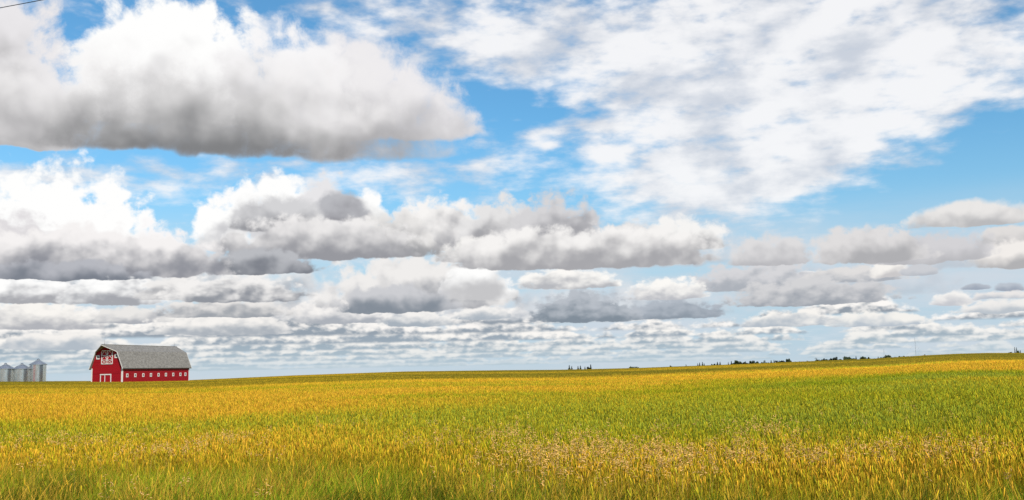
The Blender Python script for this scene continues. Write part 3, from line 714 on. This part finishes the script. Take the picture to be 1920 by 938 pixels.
# nine windows in the long side
for px in (728,860,990,1115,1240,1360,1480,1597,1692):
    col_ = 155 + px*220/1920.; D = ray(col_, 702); rz = math.pi/2-axis_az; ax = Vector((math.cos(rz), math.sin(rz)))
    # meet the sight line of that column with the wall line
    det = D.x*(-ax.y)+D.y*ax.x; s_ = (-B0.x*D.y + B0.y*D.x)/(ax.x*D.y-ax.y*D.x) if abs(ax.x*D.y-ax.y*D.x) > 1e-9 else 0
    x, z, w, h, t = s_ - (.45 if px > 1650 else 0), .95+1.75, .52, .60, .20
    p = MB().box((x-w/2,-.03,z-h/2),(x+w/2,.0,z+h/2)).build('window', MAT['pane'], barn); fm = MB(); ny = (0,-1,0)
    for zz in (z-h/2-t/2, z+h/2+t/2): fm.bar((x-w/2,0,zz),(x+w/2,0,zz),t,.09,ny)
    for s in (-1, 1): fm.bar((x+s*(w/2+t/2),0,z-h/2-t),(x+s*(w/2+t/2),0,z+h/2+t),t,.092,ny)
    fm.build('frame', MAT['white'], p)

# ------------------------------------------------------------------ steel grain bins
def grain_bin(px, dist, rad, wall_top, peak, label, ladder, seed):
    """px: photo column of the middle; heights above the crop line"""
    c = at(px, dist); t = empty('grain_bin', c, 0); tag(t, label, 'grain bin', 'steel grain bins left of the barn')
    zw, zp = wall_top+CROP, peak+CROP
    pr = []; n = int(zw/.11)
    for k in range(n+1): z = -.5+(zw+.5)*k/n; pr.append((rad+(.022 if k % 2 else 0), z))
    MB().lathe(pr, 64).build('wall', MAT['galv'], t, smooth=True)
    R2 = rad+.28
    rf = MB().lathe([(rad-.1,zw-.02),(R2,zw-.06),(R2,zw+.03),(R2*.55,zw+(zp-zw)*.52),(.34,zp-.12)], 64).build('roof', MAT['galvroof'], t)
    rb = MB()
    for k in range(24):
        a = 2*math.pi*k/24; ca, sa = math.cos(a), math.sin(a)
        rb.tube((ca*R2,sa*R2,zw+.05),(ca*R2*.55,sa*R2*.55,zw+(zp-zw)*.52+.03),.03,.03,4); rb.tube((ca*R2*.55,sa*R2*.55,zw+(zp-zw)*.52+.03),(ca*.34,sa*.34,zp-.1),.03,.03,4)
    rb.build('rib', MAT['galvroof'], rf)['kind'] = 'stuff'
    MB().lathe([(.36,zp-.16),(.36,zp+.10),(.44,zp+.10),(.02,zp+.32)], 16).build('cap', MAT['galvroof'], rf)
    if ladder is not None:
        a = ladder; l = MB(); rr = rad+.16; tx, ty = -math.sin(a), math.cos(a); cx, cy = rr*math.cos(a), rr*math.sin(a)
        for s in (-.2, .2): l.tube((cx+tx*s,cy+ty*s,-.3),(cx+tx*s,cy+ty*s,zw+.1),.025,.025,5)
        for k in range(int(zw/.35)): z = .1+k*.35; l.tube((cx-tx*.2,cy-ty*.2,z),(cx+tx*.2,cy+ty*.2,z),.02,.02,5)
        l.build('ladder', MAT['rung'], t)
    return t
S_ = 335/FPX*.925
grain_bin(71.2, 335, 14.0*S_, 30.6*S_, 39.6*S_, 'tall galvanised grain bin with red ladder, nearest the barn', math.radians(-90-20+22), 1)
grain_bin(41.0, 335, 15.0*S_, 22.8*S_, 31.6*S_, 'low galvanised grain bin between the tall bin and the one cut by the frame', None, 2)
grain_bin(10.3, 335, 14.6*S_, 22.8*S_, 31.6*S_, 'low galvanised grain bin cut by the left edge of the frame', None, 3)

# ------------------------------------------------------------------ trees along the skyline
MAT['needle'] = varied('spruce_needles', (.010,.020,.012), (.030,.045,.022), .9, .9, detail=3)
MAT['leaf'] = varied('dark_leaves', (.014,.026,.010), (.050,.070,.022), .8, .9, detail=3)
MAT['greyleaf'] = varied('grey_twigs', (.09,.09,.085), (.16,.16,.14), .8, .9, detail=3)
MAT['bark'] = material('bark', (.05,.04,.03), .9)[0]
def tree_crown(kind, w, h, seed):
    """leaf clumps as small faces spread through the crown"""
    rg = random.Random(seed); b = MB()
    if kind == 'spruce':
        n = 420
        for _ in range(n):
            t = rg.random()**1.35; z = h*(.10+.90*t); layer = .72+.28*math.sin(t*h*3.1); r = w/2*(1-t)**.9*layer*rg.uniform(.45,1.05)+.05; a = rg.uniform(0,6.283)
            s = w*.20*(1.2-t)+.08; c = Vector((r*math.cos(a), r*math.sin(a), z)); d = Vector((math.cos(a), math.sin(a), -.45)); sd = Vector((-math.sin(a), math.cos(a), rg.uniform(-.2,.2)))
            b.poly([c-d*s-sd*s*.6, c+d*s*1.3, c-d*s+sd*s*.6])
    else:
        lobes = [(Vector((rg.uniform(-.32,.32)*w, rg.uniform(-.3,.3)*w, h*rg.uniform(.42,.78))), rg.uniform(.18,.30)) for _ in range(7)] + [(Vector((0,0,h*.55)), .36)]
        for c0, rr in lobes:
            for _ in range(55):
                d = Vector((rg.gauss(0,1), rg.gauss(0,1), rg.gauss(0,1))).normalized()*rg.random()**.35
                c = c0+Vector((d.x*w*rr, d.y*w*rr, d.z*h*rr*.85)); s = .085*(w+h)*rg.uniform(.5,1)
                u = Vector((rg.gauss(0,1), rg.gauss(0,1), rg.gauss(0,1))).normalized(); v_ = u.orthogonal().normalized()
                b.poly([c-u*s*.5-v_*s*.4, c+u*s*.6, c-u*s*.4+v_*s*.5])
    return b
def tree(kind, px, py, wpx, label, seed, dist=620, mat=None, group='trees along the skyline'):
    """py: photo row of the top; wpx: width in photo pixels"""
    p = at(px, dist); d = ray(px, py); top = CAM_Z + d.z/math.hypot(d.x, d.y)*dist; h = top-p.z; vis = max(.6, top-(CAM_Z+float(skyline(math.atan2(d.x, d.y)))*dist)); w = wpx/FPX*dist*(min(3.2, h/vis)*.85 if kind == 'spruce' else 1.55); h += .4
    t = empty({'spruce':'spruce_tree','leafy':'leafy_tree','bush':'bush'}[kind], p, seed*.7); tag(t, label, {'spruce':'spruce','leafy':'tree','bush':'bush'}[kind], group)
    m_ = tree_crown(kind, w, h, seed); m_.build('crown', MAT[mat] if mat else MAT['needle' if kind == 'spruce' else 'leaf'], t)
    tr = MB(); hh = h*(.95 if kind == 'spruce' else .6); tr.tube((0,0,-.4),(0,0,hh),.02*h,.004*h,7)
    if kind != 'spruce':
        rg = random.Random(seed+500)
        for _ in range(5): a = rg.uniform(0,6.28); z = h*rg.uniform(.25,.5); tr.tube((0,0,z),(math.cos(a)*w*.3,math.sin(a)*w*.3,z+h*rg.uniform(.12,.3)),.009*h,.003*h,5)
    tr.build('trunk', MAT['bark'], t)
    return t
for k, a in enumerate(TREES): tree(*a[:5], seed=100+k, **(a[5] if len(a) > 5 else {}))

# low scrub between the trees of the long row
hb = MB(); rg = random.Random(77)
for px in np.arange(1374, 1706, .55):
    if 1485 < px < 1528 and rg.random() < .7: continue
    p = at(px, 655+rg.uniform(-12, 12)); sk = CAM_Z+float(skyline(math.atan2(p.x, p.y)))*math.hypot(p.x, p.y); lift = rg.uniform(-.2, .75)*(.45+.55*math.sin(px*.37)*math.sin(px*.11+1))
    for _ in range(7):
        c = Vector((p.x+rg.gauss(0,.35), p.y+rg.gauss(0,.8), sk+lift+rg.uniform(-1.4,.1))); u = Vector((rg.gauss(0,1), rg.gauss(0,1), rg.gauss(0,1))).normalized(); v_ = u.orthogonal().normalized(); s = rg.uniform(.25,.5)
        hb.poly([c-u*s*.5-v_*s*.5, c+u*s*.7, c-u*s*.4+v_*s*.5])
    hb.tube(p, (p.x, p.y, sk+lift-.5), .05, .03, 4)
tag(hb.build('distant_scrub', MAT['leaf']), 'low dark scrub running along the foot of the long tree row', 'scrub', kind='stuff')

# ------------------------------------------------------------------ thin masts behind the rise, power line overhead
def mast(px, ytop, dist, width, label, guys):
    p = at(px, dist); d = ray(px-.6, ytop); h = CAM_Z + d.z/math.hypot(d.x, d.y)*dist - p.z
    t = empty('radio_mast', p); tag(t, label, 'radio mast', 'masts on the skyline')
    b = MB(); r = width/2; cs = [(r*math.cos(a), r*math.sin(a)) for a in (0, 2.094, 4.189)]
    for x, y in cs: b.tube((x,y,-.5),(x,y,h-1),.028,.028,5)
    n = int(h/.9)
    for k in range(n):
        z0, z1 = k*(h-1)/n, (k+1)*(h-1)/n
        for i in range(3): j = (i+1) % 3; b.tube((*cs[i],z0),(*cs[j],z1),.014,.014,4)
    b.build('lattice', MAT['mast'], t); MB().tube((0,0,h-1),(0,0,h),.05,.02,6).build('antenna', MAT['mast'], t)
    if guys:
        for k in range(3):
            a = k*2.094+.5; MB().tube((0,0,h*.85),(math.cos(a)*h*.55,math.sin(a)*h*.55,-.5),.012,.012,4).build('guy_wire', MAT['mast'], t)
mast(1719, 632, 900, .24, 'tall thin lattice mast standing alone right of the trees', True)
mast(1659.3, 653.5, 900, .18, 'short thin lattice mast rising left of the round tree clump', False)
pp = at(1531, 620); dd = ray(1530.5, 670.5); hp = CAM_Z+dd.z/math.hypot(dd.x, dd.y)*620-pp.z
t = empty('utility_pole', pp); tag(t, 'thin wooden utility pole at the left end of the long tree row', 'pole')
MB().tube((0,0,-.5),(0,0,hp),.13,.09,8).build('post', MAT['bark'], t); MB().box((-.9,-.06,hp-.6),(.9,.06,hp-.45)).build('crossarm', MAT['bark'], t)
# a cable crossing high over the near left
def sky_pt(px, py, dist): return Vector((0,0,CAM_Z)) + ray(px, py)*dist
a_, b_ = sky_pt(0, 15, 34), sky_pt(80, 0, 31.5); u_ = (b_-a_)
pts = [a_ + u_*s + Vector((0,0,.0004*((s-.5)**2)*u_.length**2)) for s in np.linspace(-9, 9, 37)]
w_ = MB()
for p, q_ in zip(pts[:-1], pts[1:]): w_.tube(p, q_, .012, .012, 6)
tag(w_.build('power_line', MAT['iron']), 'single black power cable crossing the top left corner of the sky', 'cable')
